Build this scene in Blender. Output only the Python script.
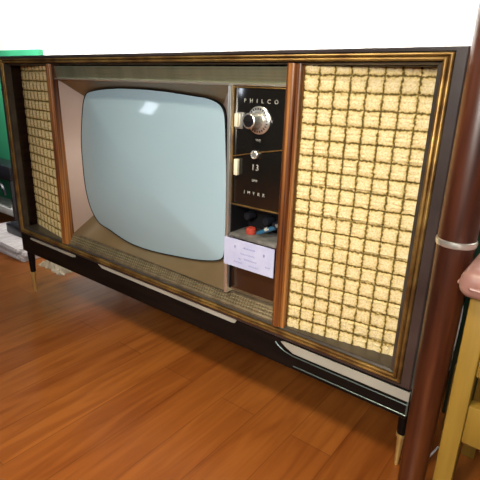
import bpy, bmesh, math, random
from mathutils import Vector, Matrix, noise
random.seed(7)
S = bpy.context.scene
for o in list(bpy.data.objects): bpy.data.objects.remove(o)
FLOOR = -0.212            # the floor, measured from the underside of the cabinet frame
UP = Vector((0, 0, -FLOOR))

# ------------------------------------------------------------ camera
cam = bpy.data.cameras.new('camera'); cam.sensor_width = 36.0; cam.lens = 460.1 / 480 * 36.0
cam.clip_start = 0.02
co = bpy.data.objects.new('camera', cam); S.collection.objects.link(co); S.camera = co
right = Vector((0.78913655, 0.61342104, 0.0312753)); down = Vector((0.2184796, -0.23274599, -0.94767925)); fwd = Vector((-0.57404719, 0.75468135, -0.31768835))
M = Matrix((right, -down, -fwd)).transposed().to_4x4()
M.translation = Vector((1.32466923, -0.65376915, 0.43403697)) + UP
co.matrix_world = M

# ------------------------------------------------------------ world, lights, exposure
w = bpy.data.worlds.new('world'); S.world = w; w.use_nodes = True
bg = w.node_tree.nodes['Background']; bg.inputs[0].default_value = (0.75, 0.80, 0.85, 1); bg.inputs[1].default_value = 0.05
S.view_settings.view_transform = 'Standard'; S.view_settings.look = 'None'
S.view_settings.exposure = 0.0; S.view_settings.gamma = 1.0; S.view_settings.use_curve_mapping = False

def area(name, loc, target, sx, sy, power, col, spread=180):
    l = bpy.data.lights.new(name, 'AREA'); l.shape = 'RECTANGLE'; l.size = sx; l.size_y = sy; l.energy = power; l.color = col; l.spread = math.radians(spread)
    o = bpy.data.objects.new(name, l); S.collection.objects.link(o); o.location = Vector(loc) + UP
    d = (Vector(target) - Vector(loc)); o.rotation_euler = d.to_track_quat('-Z', 'Y').to_euler()
    return o
area('room_lamp', (1.30, -1.10, 0.72), (0.98, 0.0, 0.27), 0.30, 0.30, 6.2, (1.0, 0.95, 0.86), 105)
area('room_window', (2.3, -2.2, 1.5), (0.5, 0.0, 0.2), 0.9, 1.1, 2.5, (0.85, 0.93, 1.0))
area('wall_fill', (0.35, -0.10, 1.55), (0.35, 0.45, 0.78), 2.2, 0.15, 38, (1.0, 0.98, 0.95), 62)  # unseen light, added to whiten the wall above the cabinet
area('floor_fill', (0.85, -1.05, 1.7), (0.80, -0.42, -0.21), 0.25, 0.25, 5.0, (1.0, 0.86, 0.62), 62)  # unseen warm light, added to brighten the floor in front
area('far_window', (-1.05, -1.30, 1.00), (0.62, 0.0, 0.38), 0.12, 0.20, 1.3, (0.80, 0.88, 1.0))

# ------------------------------------------------------------ materials
def mat(name, col, rough=0.5, metal=0.0, coat=0.0, spec=0.5, coat_rough=0.08):
    m = bpy.data.materials.new(name); m.use_nodes = True
    b = m.node_tree.nodes['Principled BSDF']
    b.inputs['Base Color'].default_value = (*col, 1); b.inputs['Roughness'].default_value = rough
    b.inputs['Metallic'].default_value = metal; b.inputs['Coat Weight'].default_value = coat
    b.inputs['Coat Roughness'].default_value = coat_rough
    b.inputs['Specular IOR Level'].default_value = spec
    return m
def noisy(name, c1, c2, scale=(1, 1, 1), nscale=8, detail=6, rough=0.4, metal=0.0, coat=0.0, bump=0.0, rot=(0, 0, 0), c3=None, p=(0.35, 0.65), spec=0.5, coat_rough=0.08):
    m = mat(name, c1, rough, metal, coat, spec, coat_rough); nt = m.node_tree; b = nt.nodes['Principled BSDF']
    tc = nt.nodes.new('ShaderNodeTexCoord'); mp = nt.nodes.new('ShaderNodeMapping'); mp.inputs['Scale'].default_value = scale; mp.inputs['Rotation'].default_value = rot
    n = nt.nodes.new('ShaderNodeTexNoise'); n.inputs['Scale'].default_value = nscale; n.inputs['Detail'].default_value = detail
    r = nt.nodes.new('ShaderNodeValToRGB'); r.color_ramp.elements[0].position = p[0]; r.color_ramp.elements[1].position = p[1]
    r.color_ramp.elements[0].color = (*c1, 1); r.color_ramp.elements[1].color = (*c2, 1)
    if c3: e = r.color_ramp.elements.new((p[0] + p[1]) / 2); e.color = (*c3, 1)
    L = nt.links
    L.new(tc.outputs['Object'], mp.inputs[0]); L.new(mp.outputs[0], n.inputs['Vector']); L.new(n.outputs[0], r.inputs[0]); L.new(r.outputs[0], b.inputs['Base Color'])
    if bump:
        bp = nt.nodes.new('ShaderNodeBump'); bp.inputs['Strength'].default_value = bump; bp.inputs['Distance'].default_value = 0.002
        L.new(n.outputs[0], bp.inputs['Height']); L.new(bp.outputs[0], b.inputs['Normal'])
    return m

def floor_mat():
    m = mat('floor_laminate', (0.3, 0.1, 0.03), 0.36, 0, 0.12, 0.35, 0.16); nt = m.node_tree; b = nt.nodes['Principled BSDF']; L = nt.links
    tc = nt.nodes.new('ShaderNodeTexCoord'); mp = nt.nodes.new('ShaderNodeMapping'); mp.inputs['Rotation'].default_value = (0, 0, math.radians(90))
    L.new(tc.outputs['Object'], mp.inputs[0])
    br = nt.nodes.new('ShaderNodeTexBrick'); br.inputs['Scale'].default_value = 1.0
    br.inputs['Brick Width'].default_value = 0.62; br.inputs['Row Height'].default_value = 0.088; br.inputs['Mortar Size'].default_value = 0.0011
    br.inputs['Mortar Smooth'].default_value = 0.4; br.inputs['Bias'].default_value = 0.0
    br.inputs['Color1'].default_value = (0.25, 0.072, 0.013, 1); br.inputs['Color2'].default_value = (0.31, 0.098, 0.018, 1); br.inputs['Mortar'].default_value = (0.17, 0.048, 0.009, 1)
    br.offset = 0.37
    L.new(mp.outputs[0], br.inputs['Vector'])
    mp2 = nt.nodes.new('ShaderNodeMapping'); mp2.inputs['Scale'].default_value = (26, 2.4, 1); L.new(tc.outputs['Object'], mp2.inputs[0])
    n = nt.nodes.new('ShaderNodeTexNoise'); n.inputs['Scale'].default_value = 1.6; n.inputs['Detail'].default_value = 8; n.inputs['Distortion'].default_value = 0.9
    L.new(mp2.outputs[0], n.inputs['Vector'])
    r = nt.nodes.new('ShaderNodeValToRGB'); r.color_ramp.elements[0].position = 0.3; r.color_ramp.elements[0].color = (0.62, 0.50, 0.42, 1); r.color_ramp.elements[1].position = 0.62; r.color_ramp.elements[1].color = (1.08, 1.1, 1.1, 1)
    L.new(n.outputs[0], r.inputs[0])
    mx = nt.nodes.new('ShaderNodeMix'); mx.data_type = 'RGBA'; mx.blend_type = 'MULTIPLY'; mx.inputs[0].default_value = 0.8
    L.new(br.outputs[0], mx.inputs[6]); L.new(r.outputs[0], mx.inputs[7]); L.new(mx.outputs[2], b.inputs['Base Color'])
    return m
def grille_mat():
    # cream raffia cloth: mesh geometry carries squares; this adds the brown twine lines and speckle
    m = mat('speaker_cloth', (0.7, 0.55, 0.3), 0.75, 0, 0, 0.3); nt = m.node_tree; b = nt.nodes['Principled BSDF']; L = nt.links
    uv = nt.nodes.new('ShaderNodeUVMap'); uv.uv_map = 'UVMap'
    n1 = nt.nodes.new('ShaderNodeTexNoise'); n1.inputs['Scale'].default_value = 3.2; n1.inputs['Detail'].default_value = 3; L.new(uv.outputs[0], n1.inputs['Vector'])
    sub = nt.nodes.new('ShaderNodeVectorMath'); sub.operation = 'SUBTRACT'; sub.inputs[1].default_value = (0.5, 0.5, 0.5); L.new(n1.outputs['Color'], sub.inputs[0])
    scl = nt.nodes.new('ShaderNodeVectorMath'); scl.operation = 'SCALE'; scl.inputs['Scale'].default_value = 0.20; L.new(sub.outputs[0], scl.inputs[0])
    add = nt.nodes.new('ShaderNodeVectorMath'); add.operation = 'ADD'; L.new(uv.outputs[0], add.inputs[0]); L.new(scl.outputs[0], add.inputs[1])
    sep = nt.nodes.new('ShaderNodeSeparateXYZ'); L.new(add.outputs[0], sep.inputs[0])
    def math_(op, a, bb=None):
        q = nt.nodes.new('ShaderNodeMath'); q.operation = op
        for i, v in enumerate((a, bb)):
            if v is None: continue
            if isinstance(v, (int, float)): q.inputs[i].default_value = v
            else: L.new(v, q.inputs[i])
        return q.outputs[0]
    dx = math_('PINGPONG', sep.outputs[0], 0.5); dy = math_('PINGPONG', sep.outputs[1], 0.5)   # 0 on a line, .5 mid square
    d = math_('MINIMUM', dx, dy)
    n2 = nt.nodes.new('ShaderNodeTexNoise'); n2.inputs['Scale'].default_value = 5.5; n2.inputs['Detail'].default_value = 4; L.new(uv.outputs[0], n2.inputs['Vector'])
    dd = math_('ADD', d, math_('MULTIPLY', math_('SUBTRACT', n2.outputs[0], 0.5), 0.22))
    r = nt.nodes.new('ShaderNodeValToRGB'); e = r.color_ramp.elements
    e[0].position = 0.02; e[0].color = (0.10, 0.07, 0.015, 1); e[1].position = 0.10; e[1].color = (0.66, 0.52, 0.25, 1)
    q = e.new(0.055); q.color = (0.34, 0.24, 0.07, 1); q = e.new(0.3); q.color = (0.78, 0.66, 0.40, 1)
    L.new(dd, r.inputs[0])
    n3 = nt.nodes.new('ShaderNodeTexNoise'); n3.inputs['Scale'].default_value = 9; n3.inputs['Detail'].default_value = 5; L.new(uv.outputs[0], n3.inputs['Vector'])
    r3 = nt.nodes.new('ShaderNodeValToRGB'); r3.color_ramp.elements[0].position = 0.32; r3.color_ramp.elements[0].color = (0.76, 0.66, 0.42, 1); r3.color_ramp.elements[1].position = 0.55; r3.color_ramp.elements[1].color = (1, 1, 1, 1)
    L.new(n3.outputs[0], r3.inputs[0])
    mx = nt.nodes.new('ShaderNodeMix'); mx.data_type = 'RGBA'; mx.blend_type = 'MULTIPLY'; mx.inputs[0].default_value = 0.9
    L.new(r.outputs[0], mx.inputs[6]); L.new(r3.outputs[0], mx.inputs[7]); L.new(mx.outputs[2], b.inputs['Base Color'])
    bp = nt.nodes.new('ShaderNodeBump'); bp.inputs['Strength'].default_value = 0.7; bp.inputs['Distance'].default_value = 0.002; L.new(n3.outputs[0], bp.inputs['Height']); L.new(bp.outputs[0], b.inputs['Normal'])
    return m

M_floor = floor_mat()
M_wall = noisy('wall_paint', (0.86, 0.84, 0.79), (0.9, 0.88, 0.84), nscale=4, rough=0.8)
M_wood = noisy('dark_walnut', (0.010, 0.004, 0.003), (0.030, 0.012, 0.007), scale=(1, 1, 30), nscale=3, rough=0.32, coat=0.5, coat_rough=0.15)
M_band = noisy('lacquered_walnut', (0.030, 0.021, 0.020), (0.048, 0.034, 0.033), scale=(3, 3, 3), nscale=5, rough=0.30, coat=0.6, coat_rough=0.25)
M_post = noisy('streaked_walnut', (0.035, 0.009, 0.004), (0.40, 0.17, 0.045), scale=(90, 90, 1.3), nscale=1.5, detail=5, rough=0.35, coat=0.4, c3=(0.17, 0.055, 0.014), p=(0.36, 0.62))
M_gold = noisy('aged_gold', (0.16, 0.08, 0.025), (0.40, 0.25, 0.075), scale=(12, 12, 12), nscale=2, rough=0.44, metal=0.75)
M_inner = noisy('bronzed_band', (0.055, 0.043, 0.034), (0.09, 0.075, 0.06), nscale=20, rough=0.38, metal=0.4)
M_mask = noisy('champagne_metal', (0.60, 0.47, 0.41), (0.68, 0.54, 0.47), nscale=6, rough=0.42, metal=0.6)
M_mask_refl = noisy('mask_metal_reflection_tint', (0.22, 0.15, 0.075), (0.30, 0.21, 0.11), nscale=6, rough=0.4, metal=0.6)  # mask metal again, with darker, warmer reflections put into the colour
M_strip = noisy('ribbed_nickel', (0.42, 0.42, 0.27), (0.55, 0.55, 0.38), scale=(4, 1, 1), nscale=6, rough=0.33, metal=0.85)
M_sill = noisy('ribbed_bronze', (0.20, 0.16, 0.10), (0.32, 0.26, 0.17), scale=(8, 1, 1), nscale=8, rough=0.4, metal=0.7)
M_screen = mat('picture_tube_glass', (0.34, 0.48, 0.56), 0.42, 0, 0.55, 0.5, 0.06)
M_black = mat('black_glass', (0.008, 0.007, 0.006), 0.12, 0, 0.3, 0.5)
M_seal = mat('black_rubber', (0.008, 0.007, 0.008), 0.6, 0, 0, 0.2)
M_silver = mat('satin_aluminium', (0.78, 0.77, 0.72), 0.3, 0.85)
M_cream = mat('cream_plastic', (0.80, 0.74, 0.55), 0.4)
M_print = mat('printed_silver', (0.38, 0.37, 0.32), 0.5)
M_ebony = noisy('ebonised_wood', (0.004, 0.003, 0.003), (0.009, 0.006, 0.005), scale=(2, 20, 20), nscale=3, rough=0.5, spec=0.15)
M_inlay = noisy('pale_metal_inlay', (0.34, 0.33, 0.29), (0.42, 0.41, 0.36), nscale=9, rough=0.5, metal=0.1)
M_brass = mat('brass', (0.72, 0.54, 0.20), 0.3, 0.6)
M_paper = noisy('paper_sheet', (0.44, 0.46, 0.68), (0.52, 0.54, 0.74), nscale=30, rough=0.85)
M_ink = mat('blue_ink', (0.16, 0.16, 0.42), 0.7)
M_shelf = noisy('grey_shelf_metal', (0.10, 0.10, 0.095), (0.22, 0.21, 0.19), nscale=50, rough=0.5, metal=0.2)
M_column = noisy('red_brown_lacquer', (0.022, 0.005, 0.003), (0.12, 0.036, 0.010), scale=(25, 25, 2), nscale=1.5, rough=0.36, coat=0.3, c3=(0.065, 0.016, 0.006), coat_rough=0.3)
M_vinyl = noisy('dusty_pink_vinyl', (0.26, 0.13, 0.11), (0.36, 0.19, 0.16), nscale=25, rough=0.35, bump=0.3)
M_yellow = noisy('yellow_varnished_pine', (0.20, 0.115, 0.014), (0.30, 0.18, 0.028), scale=(20, 20, 2), nscale=2, rough=0.45)
M_olive = noisy('olive_brown_wood', (0.13, 0.08, 0.02), (0.22, 0.14, 0.04), scale=(20, 20, 2), nscale=2, rough=0.5)
M_green = noisy('green_paint', (0.025, 0.25, 0.12), (0.035, 0.32, 0.15), nscale=6, rough=0.6)
M_news = noisy('newsprint', (0.50, 0.45, 0.45), (0.72, 0.66, 0.66), scale=(40, 8, 8), nscale=3, rough=0.85)
M_dgreen = noisy('dark_green_paint', (0.008, 0.03, 0.016), (0.014, 0.045, 0.022), nscale=8, rough=0.5)
M_tan = noisy('beige_wrapping', (0.30, 0.24, 0.15), (0.52, 0.44, 0.32), nscale=14, rough=0.8)
M_rack = mat('black_rack_metal', (0.012, 0.013, 0.018), 0.35)
M_grey = noisy('grey_card', (0.35, 0.35, 0.33), (0.5, 0.49, 0.46), nscale=12, rough=0.7)
M_grille = grille_mat()
M_bluep = mat('blue_plastic', (0.02, 0.09, 0.17), 0.3, 0, 0.3)
M_redp = mat('red_plastic', (0.40, 0.05, 0.03), 0.35)
M_wire = mat('white_cable', (0.75, 0.75, 0.78), 0.4)
M_edge = mat('dull_steel_edge', (0.10, 0.14, 0.14), 0.3, 0.6)

# ------------------------------------------------------------ helpers: all shapes are given in room coordinates
def thing(name, label, cat, loc, group=None):
    o = bpy.data.objects.new(name, None); S.collection.objects.link(o); o.location = loc; o.empty_display_size = 0.05
    o['label'] = label; o['category'] = cat
    if group: o['group'] = group
    return o
def wloc(o):
    v = Vector((0, 0, 0))
    while o: v += o.location; o = o.parent
    return v
def obj(name, bm, m, parent=None, loc=None, smooth=True, label=None, fix=True):
    if fix: bmesh.ops.recalc_face_normals(bm, faces=bm.faces)
    me = bpy.data.meshes.new(name); bm.to_mesh(me); bm.free()
    o = bpy.data.objects.new(name, me); S.collection.objects.link(o)
    me.materials.append(m)
    if parent: base = wloc(parent); o.parent = parent
    else: base = Vector(loc or (0, 0, 0)); o.location = base
    me.transform(Matrix.Translation(-base))
    if smooth:
        me.polygons.foreach_set('use_smooth', [True] * len(me.polygons))
        try: me.set_sharp_from_angle(angle=math.radians(35))
        except Exception: pass
    if label: o['label'] = label
    return o
def tag(o, label, cat, group=None):
    o['label'] = label; o['category'] = cat
    if group: o['group'] = group
    return o
def struct(o): o['kind'] = 'structure'; return o
def box(bm, x0, x1, y0, y1, z0, z1, bev=0.0, seg=2, mtx=None):
    r = bmesh.ops.create_cube(bm, size=1.0); vs = r['verts']
    for v in vs: v.co = Vector(((x0 + x1) / 2 + v.co.x * (x1 - x0), (y0 + y1) / 2 + v.co.y * (y1 - y0), (z0 + z1) / 2 + v.co.z * (z1 - z0)))
    if bev:
        es = list({e for v in vs for e in v.link_edges})
        r = bmesh.ops.bevel(bm, geom=es, offset=bev, segments=seg, affect='EDGES', profile=0.5)
        vs = list({v for f in r['faces'] for v in f.verts} | {v for v in vs if v.is_valid})
    if mtx is not None:
        for v in vs: v.co = mtx @ v.co
    return bm
def B(*a, **k): return box(bmesh.new(), *a, **k)
def lathe(bm, prof, centre, axis=(0, 0, 1), n=24, cap=True):
    """prof: list of (radius, height along the axis)"""
    q = Vector((0, 0, 1)).rotation_difference(Vector(axis).normalized()); rings = []
    for r, h in prof:
        rings.append([bm.verts.new(Vector(centre) + q @ Vector((r * math.cos(2 * math.pi * i / n), r * math.sin(2 * math.pi * i / n), h))) for i in range(n)])
    for a, b in zip(rings, rings[1:]):
        for i in range(n): bm.faces.new((a[i], a[(i + 1) % n], b[(i + 1) % n], b[i]))
    if cap: bm.faces.new(rings[0][::-1]); bm.faces.new(rings[-1])
    return bm
def tube(bm, pts, r, n=8):
    pts = [Vector(p) for p in pts]; rings = []
    for i, p in enumerate(pts):
        d = (pts[min(i + 1, len(pts) - 1)] - pts[max(i - 1, 0)]).normalized()
        a = d.orthogonal().normalized() if i == 0 else (rings_a - d * rings_a.dot(d)).normalized()
        rings_a = a; b = d.cross(a); rr = r[i] if isinstance(r, (list, tuple)) else r
        rings.append([bm.verts.new(p + (a * math.cos(2 * math.pi * k / n) + b * math.sin(2 * math.pi * k / n)) * rr) for k in range(n)])
    for x, y in zip(rings, rings[1:]):
        for i in range(n): bm.faces.new((x[i], x[(i + 1) % n], y[(i + 1) % n], y[i]))
    bm.faces.new(rings[0][::-1]); bm.faces.new(rings[-1])
    return bm
W, H = 1.15, 0.48
def frame(rings, closed=False):
    """mitred rectangular moulding; each ring (inset sides, inset top, inset bottom, y)"""
    bm = bmesh.new(); R = []
    for s, t, b, y in rings:
        R.append([bm.verts.new(p) for p in ((s, y, b), (W - s, y, b), (W - s, y, H - t), (s, y, H - t))])
    prs = list(zip(R, R[1:])) + ([(R[-1], R[0])] if closed else [])
    for a, b in prs:
        for i in range(4): bm.faces.new((a[i], a[(i + 1) % 4], b[(i + 1) % 4], b[i]))
    return bm
def prism_x(prof, x0, x1):
    """profile in (y,z) run along x"""
    bm = bmesh.new(); a = [bm.verts.new((x0, y, z)) for y, z in prof]; b = [bm.verts.new((x1, y, z)) for y, z in prof]; n = len(prof)
    for i in range(n): bm.faces.new((a[i], a[(i + 1) % n], b[(i + 1) % n], b[i]))
    bm.faces.new(a[::-1]); bm.faces.new(b); return bm
def prism_z(prof, z0, z1):
    """profile in (x,y) run along z"""
    bm = bmesh.new(); a = [bm.verts.new((x, y, z0)) for x, y in prof]; b = [bm.verts.new((x, y, z1)) for x, y in prof]; n = len(prof)
    for i in range(n): bm.faces.new((a[i], a[(i + 1) % n], b[(i + 1) % n], b[i]))
    bm.faces.new(a[::-1]); bm.faces.new(b); return bm
def prism_y(prof, y0, y1):
    bm = bmesh.new(); a = [bm.verts.new((x, y0, z)) for x, z in prof]; b = [bm.verts.new((x, y1, z)) for x, z in prof]; n = len(prof)
    for i in range(n): bm.faces.new((a[i], a[(i + 1) % n], b[(i + 1) % n], b[i]))
    bm.faces.new(a[::-1]); bm.faces.new(b); return bm
def text(name, s, size, x, y, z, m, parent, spacing=1.0, depth=0.0004):
    c = bpy.data.curves.new(name, 'FONT'); c.body = s; c.size = size; c.extrude = depth; c.space_character = spacing; c.align_x = 'CENTER'; c.align_y = 'CENTER'
    t = bpy.data.objects.new('tmp', c); S.collection.objects.link(t)
    bpy.context.view_layer.update()
    me = bpy.data.meshes.new_from_object(t.evaluated_get(bpy.context.evaluated_depsgraph_get()))
    bpy.data.objects.remove(t); bpy.data.curves.remove(c)
    me.transform(Matrix.Translation(Vector((x, y, z)) - wloc(parent)) @ Matrix.Rotation(math.radians(90), 4, 'X'))
    me.materials.clear(); me.materials.append(m)
    o = bpy.data.objects.new(name, me); S.collection.objects.link(o); o.parent = parent
    return o

# ------------------------------------------------------------ the room
struct(obj('floor', B(-2.2, 3.2, -2.6, 0.47, FLOOR - 0.05, FLOOR), M_floor, smooth=False))
struct(obj('wall_back', B(-2.2, 3.2, 0.45, 0.53, FLOOR, 2.2), M_wall, smooth=False))
struct(obj('baseboard_back', B(-2.2, 3.2, 0.438, 0.45, FLOOR, FLOOR + 0.07, bev=0.003), M_wall, smooth=False))

# ------------------------------------------------------------ the television console
tv = thing('television_console', 'long vintage television in a dark walnut cabinet with woven speaker panels and brass-tipped legs', 'television', (0.575, 0.19, FLOOR))
# carcass
bm = bmesh.new()
X0, X1, Z0, Z1, YB = -0.022, 1.172, -0.012, 0.4890, 0.40
box(bm, X0, X0 + 0.016, 0.010, YB, Z0, Z1); box(bm, X1 - 0.016, X1, 0.010, YB, Z0, Z1)
box(bm, X0 + 0.016, X1 - 0.016, 0.010, YB, Z0, Z0 + 0.020); box(bm, X0 + 0.016, X1 - 0.016, 0.010, YB, Z1 - 0.018, Z1)
box(bm, X0 + 0.016, X1 - 0.016, YB - 0.012, YB, Z0 + 0.020, Z1 - 0.018)
obj('cabinet_body', bm, M_wood, tv)
obj('frame_band', frame([(-0.022, -0.0095, -0.012, 0.014), (-0.022, -0.0095, -0.012, 0.002), (-0.020, -0.0080, -0.0105, 0.0), (-0.0068, -0.0043, -0.0068, 0.0), (-0.0063, -0.0038, -0.0063, 0.014)]), M_band, tv)
def bead(c, r, n=6):
    out = []
    for i in range(n + 1):
        a = math.pi * i / n; out.append((c - r * math.cos(a), 0.0005 - 0.0042 * math.sin(a)))
    return out
pr = [(-0.0062, 0.010)] + bead(-0.0030, 0.0031) + [(0.0006, 0.0015)] + bead(0.0042, 0.0033) + [(0.0078, 0.010)]
obj('gold_moulding', frame([(d, 0.0018 + d * 0.8, d * 0.8, y) for d, y in pr]), M_gold, tv, label='gilded double bead moulding')
obj('inner_band', frame([(0.0078, 0.0095, 0.0078, 0.010), (0.0080, 0.0097, 0.0080, 0.001), (0.0135, 0.0115, 0.0115, 0.003), (0.0145, 0.0125, 0.0115, 0.016)]), M_inner, tv)
obj('edge_strip', B(1.1722, 1.1745, 0.003, 0.016, -0.010, 0.4885, bev=0.0008), M_edge, tv, label='thin dull metal edge strip')
# inner floor and lining of the speaker recesses
def lining(x0, x1, name='recess_lining'):
    bm = bmesh.new()
    box(bm, x0, x1, 0.004, 0.06, 0.008, 0.0125); box(bm, x0, x1, 0.014, 0.06, 0.4665, 0.4700); box(bm, x0, x1, 0.056, 0.06, 0.0125, 0.4665)
    return obj(name, bm, M_inner, tv)
lining(0.0145, 0.214); lining(0.936, 1.1355)
# speaker cloth: angled panels with pillowed woven squares
def grille(xa, ya, xb, yb, off):
    cell = 0.0248; k = 8; bm = bmesh.new(); L = math.hypot(xb - xa, yb - ya)
    ux, uy = (xb - xa) / L, (yb - ya) / L; zb, zt = 0.0115, 0.4670
    nu = int(L / cell * k); nv = int((zt - zb) / cell * k); uvl = bm.loops.layers.uv.new('UVMap')
    g = []
    for j in range(nv + 1):
        row = []
        for i in range(nu + 1):
            s = L * i / nu; z = zb + (zt - zb) * j / nv
            u = s / cell + off; v = (z - 0.4539) / cell
            wv = noise.noise(Vector((u * 1.1, v * 1.1, off))) * 0.12
            du = abs(((u + wv + 0.5) % 1) - 0.5); dv = abs(((v + wv + 0.5) % 1) - 0.5)
            h = min(1, du / 0.16) * min(1, dv / 0.16)
            h = 0.0026 * h + 0.0009 * noise.noise(Vector((u * 6, v * 6, 3)))
            # a weave: alternate strands inside the squares
            h += 0.0006 * math.sin(v * 2 * math.pi * 3.5)
            vert = bm.verts.new((xa + ux * s + uy * h, ya + uy * s - ux * h, z)); row.append((vert, u, v))
        g.append(row)
    for j in range(nv):
        for i in range(nu):
            q = (g[j][i], g[j][i + 1], g[j + 1][i + 1], g[j + 1][i])
            f = bm.faces.new([a[0] for a in q])
            for lp, a in zip(f.loops, q): lp[uvl].uv = (a[1] + off * 7, a[2] + 40)
    return obj('speaker_grille', bm, M_grille, tv, fix=False)
grille(0.0140, 0.046, 0.216, 0.014, 0.47)
grille(0.9350, 0.013, 1.1360, 0.043, 0.50)
# turned divider posts
def post(x0, x1, yb):
    wd = x1 - x0; pts = [(x0, yb), (x0, 0.004)]
    for i in range(1, 8): a = math.pi * i / 8; pts.append((x0 + wd * 0.32 * (1 - math.cos(a)) , 0.002 - 0.0045 * math.sin(a)))
    pts.append((x0 + wd * 0.66, 0.0035))
    for i in range(1, 6): a = math.pi * i / 6; pts.append((x0 + wd * 0.68 + wd * 0.16 * (1 - math.cos(a)), 0.004 - 0.003 * math.sin(a)))
    pts += [(x1, 0.006), (x1, yb)]
    return obj('divider_post', prism_z(pts, 0.0095, 0.4700), M_post, tv)
post(0.2135, 0.2405, 0.020); post(0.9085, 0.9340, 0.018)
# nickel strip over the screen and ribbed bronze sill strip under it
def ribs(z0, z1, y0, y1, n, amp):
    pts = []
    for i in range(n * 4 + 1):
        t = i / (n * 4); pts.append((y0 + (y1 - y0) * t - amp * (0.5 - 0.5 * math.cos(2 * math.pi * t * n)), z0 + (z1 - z0) * t))
    return pts
top = ribs(0.4385, 0.4650, 0.012, 0.007, 5, 0.0004)
obj('upper_strip', prism_x(top + [(0.02, 0.4665), (0.02, 0.4385)], 0.2405, 0.9085), M_strip, tv, label='pale ribbed metal strip over the screen')
obj('upper_bead', prism_x([(0.006, 0.4345), (0.004, 0.4365), (0.006, 0.4385), (0.02, 0.4385), (0.02, 0.4345)], 0.2405, 0.9085), M_silver, tv)
bm = prism_x(ribs(0.0125, 0.0395, 0.004, 0.022, 5, 0.0012) + [(0.030, 0.0395), (0.030, 0.0100), (0.004, 0.0100)], 0.2405, 0.9085)
sill = obj('sill_strip', bm, M_sill, tv, label='ribbed bronze strip under the screen')
bm = bmesh.new()
for i in range(100):       # raised studs that make the strip look perforated
    x = 0.2455 + i * 0.00665
    for t in (0.3, 0.5, 0.7):
        box(bm, x, x + 0.0030, 0.004 + 0.018 * t - 0.0022, 0.004 + 0.018 * t + 0.0005, 0.0125 + 0.027 * t - 0.0016, 0.0125 + 0.027 * t + 0.0016)
o = obj('sill_studs', bm, M_strip, sill, smooth=False); o['kind'] = 'stuff'

# ---- picture tube outline traced from the place, on the plane y = TY
TY = 0.047
C0 = Vector((1.32466923, -0.65376915, 0.43403697))
def at(px, py, y):
    d = right * (px - 240) + down * (py - 240) + fwd * 460.1
    return C0 + d * ((y - C0.y) / d.y)
trace0 = [(82.8, 140), (84, 112), (85.5, 100), (88, 94), (92, 91.8), (104, 89.6), (119, 88.7), (140, 89.3), (160, 91), (177, 93.3), (200, 97), (210, 99), (218, 102.5), (222.8, 107), (225.4, 114), (226.3, 127), (227.0, 150), (227.5, 180), (227.2, 215), (226.3, 240), (225, 256), (221, 261.3), (210, 262), (201.7, 261.5), (190, 260), (180, 258), (166.7, 255.6), (148, 251), (131.7, 244.8), (120, 237.8), (110, 230.5), (101, 223), (95, 213.5), (90.5, 202.5), (86.7, 185), (84.6, 165)]
trace = [(a, b - (2.2 if b > 225 else 0)) for a, b in trace0]
raw = [at(a, b, TY) for a, b in trace]
def catmull(P, per):
    n = len(P); out = []
    for i in range(n):
        p0, p1, p2, p3 = P[i - 1], P[i], P[(i + 1) % n], P[(i + 2) % n]
        for k in range(per):
            t = k / per
            out.append(0.5 * ((2 * p1) + (-p0 + p2) * t + (2 * p0 - 5 * p1 + 4 * p2 - p3) * t * t + (-p0 + 3 * p1 - 3 * p2 + p3) * t ** 3))
    return out
outl = catmull(raw, 4)
for _ in range(3): outl = [(outl[i - 1] + outl[i] * 2 + outl[(i + 1) % len(outl)]) / 4 for i in range(len(outl))]
cx = (max(p.x for p in outl) + min(p.x for p in outl)) / 2; cz = (max(p.z for p in outl) + min(p.z for p in outl)) / 2
bm = bmesh.new(); rings = []; N = len(outl)
NR = 22
for j in range(NR):
    s = 1 - j / NR
    s2 = math.sin(s * math.pi / 2) ** 0.9 if s < 1 else 1
    y = TY - 0.004 - 0.030 * (1 - s2 ** 2.0)
    rings.append([bm.verts.new((cx + (p.x - cx) * s2, y, cz + (p.z - cz) * s2)) for p in outl])
back = [bm.verts.new((p.x, TY + 0.02, p.z)) for p in outl]
rings.insert(0, back)
c = bm.verts.new((cx, TY - 0.034, cz))
for a, b in zip(rings, rings[1:]):
    for i in range(N): bm.faces.new((a[i], a[(i + 1) % N], b[(i + 1) % N], b[i]))
for i in range(N): bm.faces.new((rings[-1][i], rings[-1][(i + 1) % N], c))
screen = obj('screen', bm, M_screen, tv, label='blank blue-grey bulging picture tube')
# dark seal round the glass
bm = bmesh.new(); R = []
for d, y in ((0.0, TY + 0.01), (0.0, TY - 0.0045), (0.0016, TY - 0.0052), (0.0024, TY + 0.004)):
    R.append([bm.verts.new((p.x + (p.x - cx) / (p - Vector((cx, p.y, cz))).length * d, y, p.z + (p.z - cz) / (p - Vector((cx, p.y, cz))).length * d)) for p in outl])
for a, b in zip(R, R[1:]):
    for i in range(N): bm.faces.new((a[i], a[(i + 1) % N], b[(i + 1) % N], b[i]))
obj('screen_seal', bm, M_seal, tv)
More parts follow.
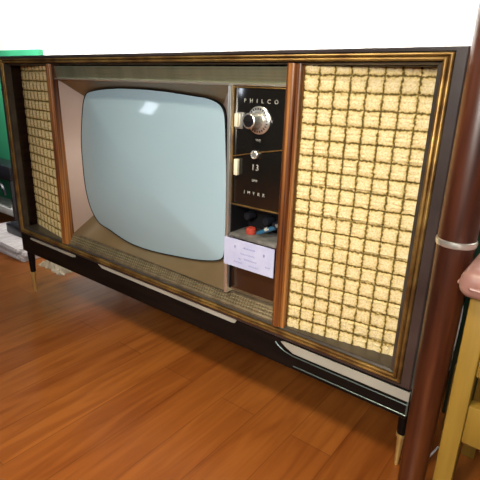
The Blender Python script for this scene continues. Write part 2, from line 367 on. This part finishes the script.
# metal mask: from the tube edge out to the rectangular opening
MX0, MX1, MZ0, MZ1 = 0.2405, 0.7890, 0.0395, 0.4345
corner_in = [at(85, 97, TY), at(223, 105, TY), at(224, 257, TY), at(94, 214, TY)]     # where the mitres meet the tube
ci = [min(range(N), key=lambda i: (outl[i] - c_).length) for c_ in corner_in]
oc = [Vector((MX0, 0.014, MZ1)), Vector((MX1, 0.008, MZ1)), Vector((MX1, 0.008, MZ0)), Vector((MX0, 0.022, MZ0))]
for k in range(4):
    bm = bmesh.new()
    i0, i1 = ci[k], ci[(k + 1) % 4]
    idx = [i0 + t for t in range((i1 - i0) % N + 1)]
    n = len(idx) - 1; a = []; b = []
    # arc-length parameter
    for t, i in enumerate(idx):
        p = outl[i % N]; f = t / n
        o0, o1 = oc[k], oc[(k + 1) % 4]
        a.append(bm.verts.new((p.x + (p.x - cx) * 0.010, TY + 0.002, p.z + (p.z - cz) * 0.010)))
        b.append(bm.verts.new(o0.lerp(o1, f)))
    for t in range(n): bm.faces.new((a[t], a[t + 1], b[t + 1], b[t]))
    obj('screen_mask', bm, M_mask if k % 2 else M_mask_refl, tv, label='champagne metal side of the screen mask' if k % 2 else 'sloping panel of the screen mask with darker reflections in its bronze colour')  # top and bottom panels get the reflection-tinted metal
obj('mask_edge', B(0.7890, 0.7965, 0.001, 0.040, 0.0395, 0.4345, bev=0.0015), M_silver, tv, label='narrow satin metal strip beside the controls')

# ---- control tower
cp = obj('control_panel', B(0.7975, 0.9080, 0.008, 0.020, 0.2240, 0.4340, bev=0.001), M_black, tv, label='black glass tuning panel with a silver dial')
bm = bmesh.new()
for a in ((0.7975, 0.9080, 0.0055, 0.0085, 0.4310, 0.4330), (0.7975, 0.9080, 0.0055, 0.0085, 0.2225, 0.2250), (0.7975, 0.7995, 0.0055, 0.0085, 0.2250, 0.4310), (0.9055, 0.9080, 0.0055, 0.0085, 0.2250, 0.4310)): box(bm, *a, bev=0.0005)
obj('gold_surround', bm, M_gold, cp)
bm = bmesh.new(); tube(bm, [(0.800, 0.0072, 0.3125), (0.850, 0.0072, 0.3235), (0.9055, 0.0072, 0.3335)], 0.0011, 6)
obj('gold_reflection', bm, M_gold, cp)  # reflection on the black glass, modelled as an oblique gold tube
PX, PZ = 0.8545, 0.3790
lettering = text('lettering', 'PHILCO', 0.0095, 0.8560, 0.0076, 0.4100, M_print, cp, 2.6)
bm = lathe(bmesh.new(), [(0.0235, 0.0), (0.0235, 0.002), (0.0215, 0.0035), (0.0150, 0.005), (0.0140, 0.004)], (PX, 0.008, PZ), (0, -1, 0), 40)
dial = obj('dial', bm, M_silver, cp)
bm = lathe(bmesh.new(), [(0.0120, 0.0), (0.0120, 0.003), (0.0115, 0.022), (0.0128, 0.023), (0.0128, 0.027), (0.0110, 0.028), (0.0105, 0.0262)], (PX, 0.004, PZ), (0, -1, 0), 40)
obj('tuning_knob', bm, M_silver, cp)
bm = lathe(bmesh.new(), [(0.0098, 0.0), (0.0098, 0.0020), (0.0085, 0.0026)], (PX, 0.004 - 0.0262, PZ), (0, -1, 0), 32)
box(bm, PX - 0.0085, PX + 0.0085, -0.0265, -0.0235, PZ - 0.0008, PZ + 0.0008)
obj('knob_cap', bm, M_seal, cp)
bm = bmesh.new()
for i in range(24):
    a = 2 * math.pi * i / 24
    box(bm, -0.0004, 0.0004, 0.0020, 0.0042, 0.0175, 0.0205, mtx=Matrix.Translation((PX, 0.0, PZ)) @ Matrix.Rotation(a, 4, 'Y'))
obj('dial_marks', bm, M_seal, cp)
obj('side_key', B(0.8055, 0.8130, 0.000, 0.009, 0.3650, 0.3880, bev=0.001), M_cream, cp, label='cream upper side key')
obj('key_frame', B(0.8040, 0.8200, 0.0055, 0.0085, 0.3620, 0.3905, bev=0.001), M_silver, cp)
obj('side_key', B(0.8055, 0.8140, 0.002, 0.009, 0.2790, 0.3085, bev=0.001), M_cream, cp, label='cream lower side key')
bm = lathe(bmesh.new(), [(0.0075, 0.0), (0.0075, 0.006), (0.0060, 0.007), (0.0050, 0.0055)], (0.8500, 0.008, 0.3205), (0, -1, 0), 28)
obj('small_knob', bm, M_silver, cp)
text('channel_number', '13', 0.0150, 0.8500, 0.0076, 0.2970, M_print, cp, 1.2)
text('printed_mark', 'VHF', 0.0060, 0.8540, 0.0076, 0.3450, M_print, cp, 1.1)
text('printed_mark', 'UHF', 0.0060, 0.8500, 0.0076, 0.2735, M_print, cp, 1.1)
text('lower_lettering', 'IMYRR', 0.0085, 0.8500, 0.0076, 0.2500, M_print, cp, 2.3)
# lower part of the tower: open niche, shelf edge and dark flap
bm = bmesh.new()
box(bm, 0.7975, 0.9080, 0.064, 0.068, 0.1560, 0.2225); box(bm, 0.7970, 0.7990, 0.008, 0.064, 0.0500, 0.2225); box(bm, 0.9065, 0.9085, 0.018, 0.064, 0.0500, 0.2225)
box(bm, 0.7990, 0.9065, 0.010, 0.064, 0.2195, 0.2225)
obj('control_niche', bm, M_seal, tv)
obj('niche_shelf', B(0.7990, 0.9065, 0.001, 0.064, 0.1600, 0.1670, bev=0.0015), M_shelf, tv, label='worn grey metal shelf under the controls')
obj('lower_flap', B(0.7990, 0.9065, 0.012, 0.020, 0.0500, 0.1600, bev=0.0015), mat('dark_brown_gloss', (0.030, 0.014, 0.008), 0.16, 0, 0.5), tv, label='glossy dark brown lower flap')
obj('sill_ledge', prism_x([(0.0215, 0.0395), (0.030, 0.0395), (0.030, 0.0500), (0.012, 0.0500), (0.012, 0.046)], 0.7890, 0.9085), M_sill, tv)
for i, (x, z) in enumerate(((0.818, 0.209), (0.862, 0.207), (0.884, 0.204))):
    bm = lathe(bmesh.new(), [(0.0075, 0), (0.0075, 0.02), (0.0062, 0.022)], (x, 0.052, z - 0.012), (0, -1, 0), 20); obj('niche_knob', bm, M_rack, tv)

# ---- plinth
def plinth_profile(): return prism_x([(0.008, -0.012), (0.004, -0.015), (0.004, -0.068), (0.007, -0.071), (0.36, -0.071), (0.36, -0.012)], X0 + 0.004, X1 - 0.001)
pl = obj('plinth', plinth_profile(), M_ebony, tv, label='black base rail with pale metal inlays')
def inlay(pts_top, pts_bot, y=0.0020):
    return obj('metal_inlay', prism_y(pts_top + pts_bot[::-1], y, 0.006), M_inlay, pl)
inlay([(0.036, -0.0185), (0.042, -0.0155), (0.258, -0.0150), (0.266, -0.0160)], [(0.036, -0.0205), (0.046, -0.0225), (0.255, -0.0230), (0.266, -0.0200)])
inlay([(0.370, -0.0110), (0.376, -0.0095), (0.815, -0.0085), (0.826, -0.0095)], [(0.370, -0.0125), (0.385, -0.0200), (0.812, -0.0215), (0.819, -0.0205)], y=0.0015)
inlay([(0.930, -0.0195), (0.938, -0.0175), (1.1725, -0.0175)], [(0.940, -0.0265), (0.958, -0.0345), (1.1725, -0.0345)])
bm = bmesh.new(); tube(bm, [(0.918, 0.003, -0.024), (0.924, 0.003, -0.030), (0.938, 0.003, -0.037), (0.958, 0.003, -0.0405), (1.172, 0.003, -0.0415)], 0.0010, 6); obj('silver_line', bm, M_edge, pl)
bm = bmesh.new(); tube(bm, [(0.960, 0.003, -0.061), (1.172, 0.003, -0.0615)], 0.0011, 6); obj('silver_line', bm, M_edge, pl)
obj('silver_line', B(1.1700, 1.1728, 0.0025, 0.004, -0.0615, -0.0345), M_edge, pl)
# legs
def leg(x, y):
    zt = -0.071 if y > 0.1 else -0.0135
    prof = [(0.0045, FLOOR + 0.070), (0.0078, FLOOR + 0.0705), (0.0145, zt)]
    bm = lathe(bmesh.new(), prof, (x, y, 0), (0, 0, 1), 24)
    l = obj('leg', bm, M_ebony, tv)
    bm = lathe(bmesh.new(), [(0.0030, FLOOR), (0.0036, FLOOR + 0.004), (0.0064, FLOOR + 0.060), (0.0088, FLOOR + 0.064), (0.0088, FLOOR + 0.0705)], (x, y, 0), (0, 0, 1), 24)
    obj('brass_tip', bm, M_brass, l)
leg(-0.003, 0.0195); leg(1.1565, 0.0600); leg(0.03, 0.345); leg(1.12, 0.345)

# ------------------------------------------------------------ things in and on the console
pn = obj('paper_note', B(0.7900, 0.9060, -0.0008, 0.0008, 0.1030, 0.1585), M_paper, loc=(0.853, 0.0, 0.103))
tag(pn, 'pale lavender handwritten paper sheet fixed below the dark control niche', 'paper')
bm = bmesh.new(); rnd = random.Random(3)
def scr(x, z, wd, ht, k):
    pts = []
    for i in range(k * 3 + 1):
        t = i / (k * 3); pts.append((x + wd * t, -0.0009, z + ht * (0.5 + 0.5 * math.sin(i * 2.1 + x * 900)) * rnd.uniform(0.5, 1)))
    tube(bm, pts, 0.00035, 4)
for args in ((0.815, 0.140, 0.004, 0.011, 2), (0.835, 0.143, 0.028, 0.005, 9), (0.830, 0.131, 0.034, 0.004, 10), (0.838, 0.121, 0.030, 0.005, 9), (0.815, 0.112, 0.020, 0.004, 6), (0.850, 0.111, 0.022, 0.004, 7), (0.882, 0.137, 0.004, 0.012, 2), (0.826, 0.120, 0.006, 0.005, 2), (0.888, 0.118, 0.010, 0.005, 3)): scr(*args)
obj('handwriting', bm, M_ink, pn)
pen = thing('pen', 'dark blue pen lying in the niche above the paper', 'pen', (0.880, 0.03, 0.168))
bm = tube(bmesh.new(), [(0.8500, 0.020, 0.1725), (0.8560, 0.023, 0.1745), (0.8960, 0.040, 0.1940)], [0.0018, 0.0042, 0.0046], 12); obj('barrel', bm, M_bluep, pen)
bm = tube(bmesh.new(), [(0.8670, 0.0225, 0.1822), (0.8730, 0.0250, 0.1852)], 0.0040, 8); obj('clip', bm, M_silver, pen)
bm = tube(bmesh.new(), [(0.8860, 0.0305, 0.1915), (0.8960, 0.0345, 0.1965)], 0.0042, 8); obj('end_cap', bm, M_shelf, pen)
cap = obj('bottle_cap', lathe(bmesh.new(), [(0.0095, 0), (0.0100, 0.004), (0.0095, 0.010), (0.0070, 0.012)], (0.8350, 0.024, 0.1680), (0, 0, 1), 24), M_redp, loc=(0.835, 0.024, 0.168))
tag(cap, 'small red cap lying in the niche beside the blue pen', 'cap')

# ------------------------------------------------------------ brown post at the right
ps = thing('wooden_post', 'round reddish-brown wooden post with a silver ring beside the cabinet', 'post', (1.2035, -0.030, FLOOR))
R0 = 0.0232
bm = lathe(bmesh.new(), [(0.016, FLOOR), (0.0185, FLOOR + 0.01), (0.0200, -0.08), (0.0220, 0.08), (R0, 0.225), (R0 + 0.0006, 0.26), (R0, 0.70), (0.018, 0.715)], (1.2035, -0.030, 0), (0, 0, 1), 40)
obj('shaft', bm, M_column, ps)
bm = lathe(bmesh.new(), [(R0, 0.2465), (R0 + 0.0018, 0.2475), (R0 + 0.0024, 0.2515), (R0 + 0.0018, 0.2550), (R0, 0.2560)], (1.2035, -0.030, 0), (0, 0, 1), 40, cap=False)
obj('ring', bm, M_silver, ps, label='silver metal ring')

# ------------------------------------------------------------ stool
st = thing('padded_stool', 'yellow wooden stool with a dusty pink padded seat at the right edge', 'stool', (1.40, 0.03, FLOOR))
SX0, SX1, SY0, SY1 = 1.243, 1.560, -0.100, 0.190
for x, y in ((SX0, SY0), (SX1 - 0.023, SY0), (SX0, SY1 - 0.028), (SX1 - 0.023, SY1 - 0.028)):
    obj('leg', B(x, x + 0.023, y, y + 0.028, FLOOR, 0.212, bev=0.003), M_yellow, st)
bm = bmesh.new()
box(bm, SX0 + 0.023, SX1 - 0.023, SY0 + 0.003, SY0 + 0.021, 0.108, 0.212, bev=0.002); box(bm, SX0 + 0.023, SX1 - 0.023, SY1 - 0.021, SY1 - 0.003, 0.108, 0.212, bev=0.002)
box(bm, SX0 + 0.003, SX0 + 0.021, SY0 + 0.028, SY1 - 0.028, 0.108, 0.212, bev=0.002); box(bm, SX1 - 0.021, SX1 - 0.003, SY0 + 0.028, SY1 - 0.028, 0.108, 0.212, bev=0.002)
obj('apron', bm, M_yellow, st)
for y in (SY0 + 0.004, SY1 - 0.022): obj('lower_rail', B(SX0 + 0.023, SX1 - 0.023, y, y + 0.018, 0.010, 0.066, bev=0.002), M_yellow, st)
bm = B(SX0 - 0.013, SX1 + 0.010, SY0 - 0.022, SY1 + 0.010, 0.212, 0.247, bev=0.015, seg=6)
for v in bm.verts:
    if v.co.z > 0.240: v.co.z += 0.008 * math.cos((v.co.x - 1.40) / 0.18 * 1.5) * math.cos((v.co.y - 0.04) / 0.17 * 1.5)
obj('seat_cushion', bm, M_vinyl, st)
bm = bmesh.new(); zz = 0.2270
loop = [(SX0 - 0.013, SY0 - 0.007), (SX0 - 0.0130, SY1 - 0.005), (SX0 + 0.002, SY1 + 0.0100), (SX1 - 0.009, SY1 + 0.0100), (SX1 + 0.0100, SY1 - 0.01), (SX1 + 0.0100, SY0 - 0.003), (SX1 - 0.009, SY0 - 0.022), (SX0 + 0.002, SY0 - 0.022), (SX0 - 0.0130, SY0 - 0.007)]
tube(bm, [(x, y, zz) for x, y in loop], 0.0024, 8); obj('piping', bm, M_vinyl, st)

sl = obj('wooden_board', B(1.1960, 1.2180, 0.205, 0.217, FLOOR, -0.060, bev=0.0015), M_olive, loc=(1.207, 0.21, FLOOR))
tag(sl, 'short narrow olive-brown board upright on the floor behind the brown post', 'board')
gc = thing('green_cabinet', 'dark green cabinet against the wall behind the post and stool', 'cabinet', (1.50, 0.34, FLOOR))
obj('cabinet_body', B(1.181, 1.80, 0.262, 0.430, FLOOR, 0.430, bev=0.004), M_dgreen, gc)
for x0, x1, hx in ((1.192, 1.506, 1.485), (1.514, 1.787, 1.535)):
    d = obj('door', B(x0, x1, 0.250, 0.2615, FLOOR + 0.03, 0.415, bev=0.003), M_dgreen, gc)
    obj('knob', lathe(bmesh.new(), [(0.004, 0), (0.004, 0.008), (0.009, 0.012), (0.009, 0.018), (0.005, 0.021)], (hx, 0.250, 0.12), (0, -1, 0), 20), M_brass, d)

# ------------------------------------------------------------ corner at the left
gb = obj('green_board', B(-1.35, -0.530, 0.415, 0.436, FLOOR, 0.548, bev=0.003), M_green, loc=(-0.95, 0.42, FLOOR))
tag(gb, 'green painted board standing against the wall left of the television', 'board')
rk = thing('storage_rack', 'black storage rack with a grey shelf in the corner before the green board', 'rack', (-0.85, 0.34, FLOOR))
obj('top_shelf', B(-1.10, -0.640, 0.29, 0.39, 0.012, 0.075, bev=0.006), M_rack, rk)
obj('shelf', B(-1.088, -0.652, 0.295, 0.385, -0.150, -0.118, bev=0.002), M_grey, rk, label='grey lower shelf')
for x in (-1.10, -0.652):
    for y in (0.29, 0.378): obj('leg', B(x, x + 0.012, y, y + 0.012, FLOOR, 0.012), M_rack, rk)
bm = tube(bmesh.new(), [(-0.80 + 0.10 * math.cos(a), 0.290, -0.055 + 0.055 * math.sin(a)) for a in [math.pi * i / 10 for i in range(11)]], 0.009, 8)
bm2 = bm; obj('curved_brace', bm2, M_rack, rk)
zc = FLOOR
labels = ['folded newspaper at the bottom of the pile left of the brass-tipped leg', 'folded newspaper second from the bottom of the floor pile', 'folded newspaper second from the top of the floor pile', 'folded pinkish newspaper on top of the floor pile']
for i in range(4):
    dx = (0.0, -0.012, 0.006, -0.02)[i]; a = (0.02, -0.03, 0.05, -0.02)[i]
    mt = Matrix.Translation((-0.462 + dx, 0.198, zc)) @ Matrix.Rotation(a, 4, 'Z')
    bm = bmesh.new(); t = 0.011
    for k in range(3): box(bm, -0.19, 0.19 - 0.003 * k, -0.080 + 0.002 * k, 0.080, t * k / 3, t * (k + 1) / 3 - 0.0004, bev=0.0012, mtx=mt)
    tag(obj('newspaper', bm, M_news, loc=(-0.462, 0.198, zc)), labels[i], 'newspaper', 'newspapers in the floor pile'); zc += t
tag(obj('black_box', B(-0.530, -0.400, 0.195, 0.262, zc, zc + 0.042, bev=0.006), M_rack, loc=(-0.465, 0.23, zc)), 'small black box lying on top of the newspaper pile', 'box')
def crumple(x0, x1, y0, y1, h):
    bm = bmesh.new(); g = []; n = 26
    for j in range(n + 1):
        r = []
        for i in range(n + 1):
            u, v = i / n, j / n; e = min(u, 1 - u, v, 1 - v) * 6
            z = FLOOR + 0.001 + h * min(1, e) * (0.45 + 0.75 * abs(noise.noise(Vector((u * 4, v * 4, 2)))) + 0.3 * noise.noise(Vector((u * 11, v * 11, 5))))
            r.append(bm.verts.new((x0 + (x1 - x0) * u + 0.012 * noise.noise(Vector((v * 6, 1, 0))), y0 + (y1 - y0) * v + 0.02 * noise.noise(Vector((u * 5, 9, 0))), max(z, FLOOR + 0.0008))))
        g.append(r)
    for j in range(n):
        for i in range(n): bm.faces.new((g[j][i], g[j][i + 1], g[j + 1][i + 1], g[j + 1][i]))
    low = [g[0][i] for i in range(n + 1)] + [g[j][n] for j in range(1, n + 1)] + [g[n][i] for i in range(n - 1, -1, -1)] + [g[j][0] for j in range(n - 1, 0, -1)]
    b = [bm.verts.new((v.co.x, v.co.y, FLOOR)) for v in low]
    for i in range(len(low)): bm.faces.new((low[i], low[(i + 1) % len(low)], b[(i + 1) % len(b)], b[i]))
    bm.faces.new(b); return bm
tag(obj('crumpled_cloth', crumple(-0.215, -0.060, 0.145, 0.235, 0.026), M_tan, loc=(-0.14, 0.18, FLOOR)), 'crumpled beige cloth on the floor behind the left brass-tipped leg', 'cloth')

# the white cable behind the post
bm = tube(bmesh.new(), [(1.1785, 0.242, 0.10), (1.180, 0.22, 0.15), (1.185, 0.17, 0.17), (1.198, 0.10, 0.155), (1.2120, 0.060, 0.118), (1.2125, 0.060, 0.100), (1.2115, 0.060, 0.06), (1.2105, 0.060, 0.045), (1.2055, 0.062, 0.02), (1.200, 0.066, -0.05), (1.190, 0.07, -0.2), (1.195, 0.09, FLOOR + 0.003), (1.205, 0.15, FLOOR + 0.003)], 0.0019, 8)
tag(obj('cable', bm, M_wire, loc=(1.2, 0.06, FLOOR)), 'thin white cable hanging down the side of the cabinet behind the brown post', 'cable')

# everything was laid out from the cabinet's underside: lift it so that the floor is at zero
for o in S.objects:
    if o.parent is None and o.type in ('MESH', 'EMPTY'): o.location.z += UP.z
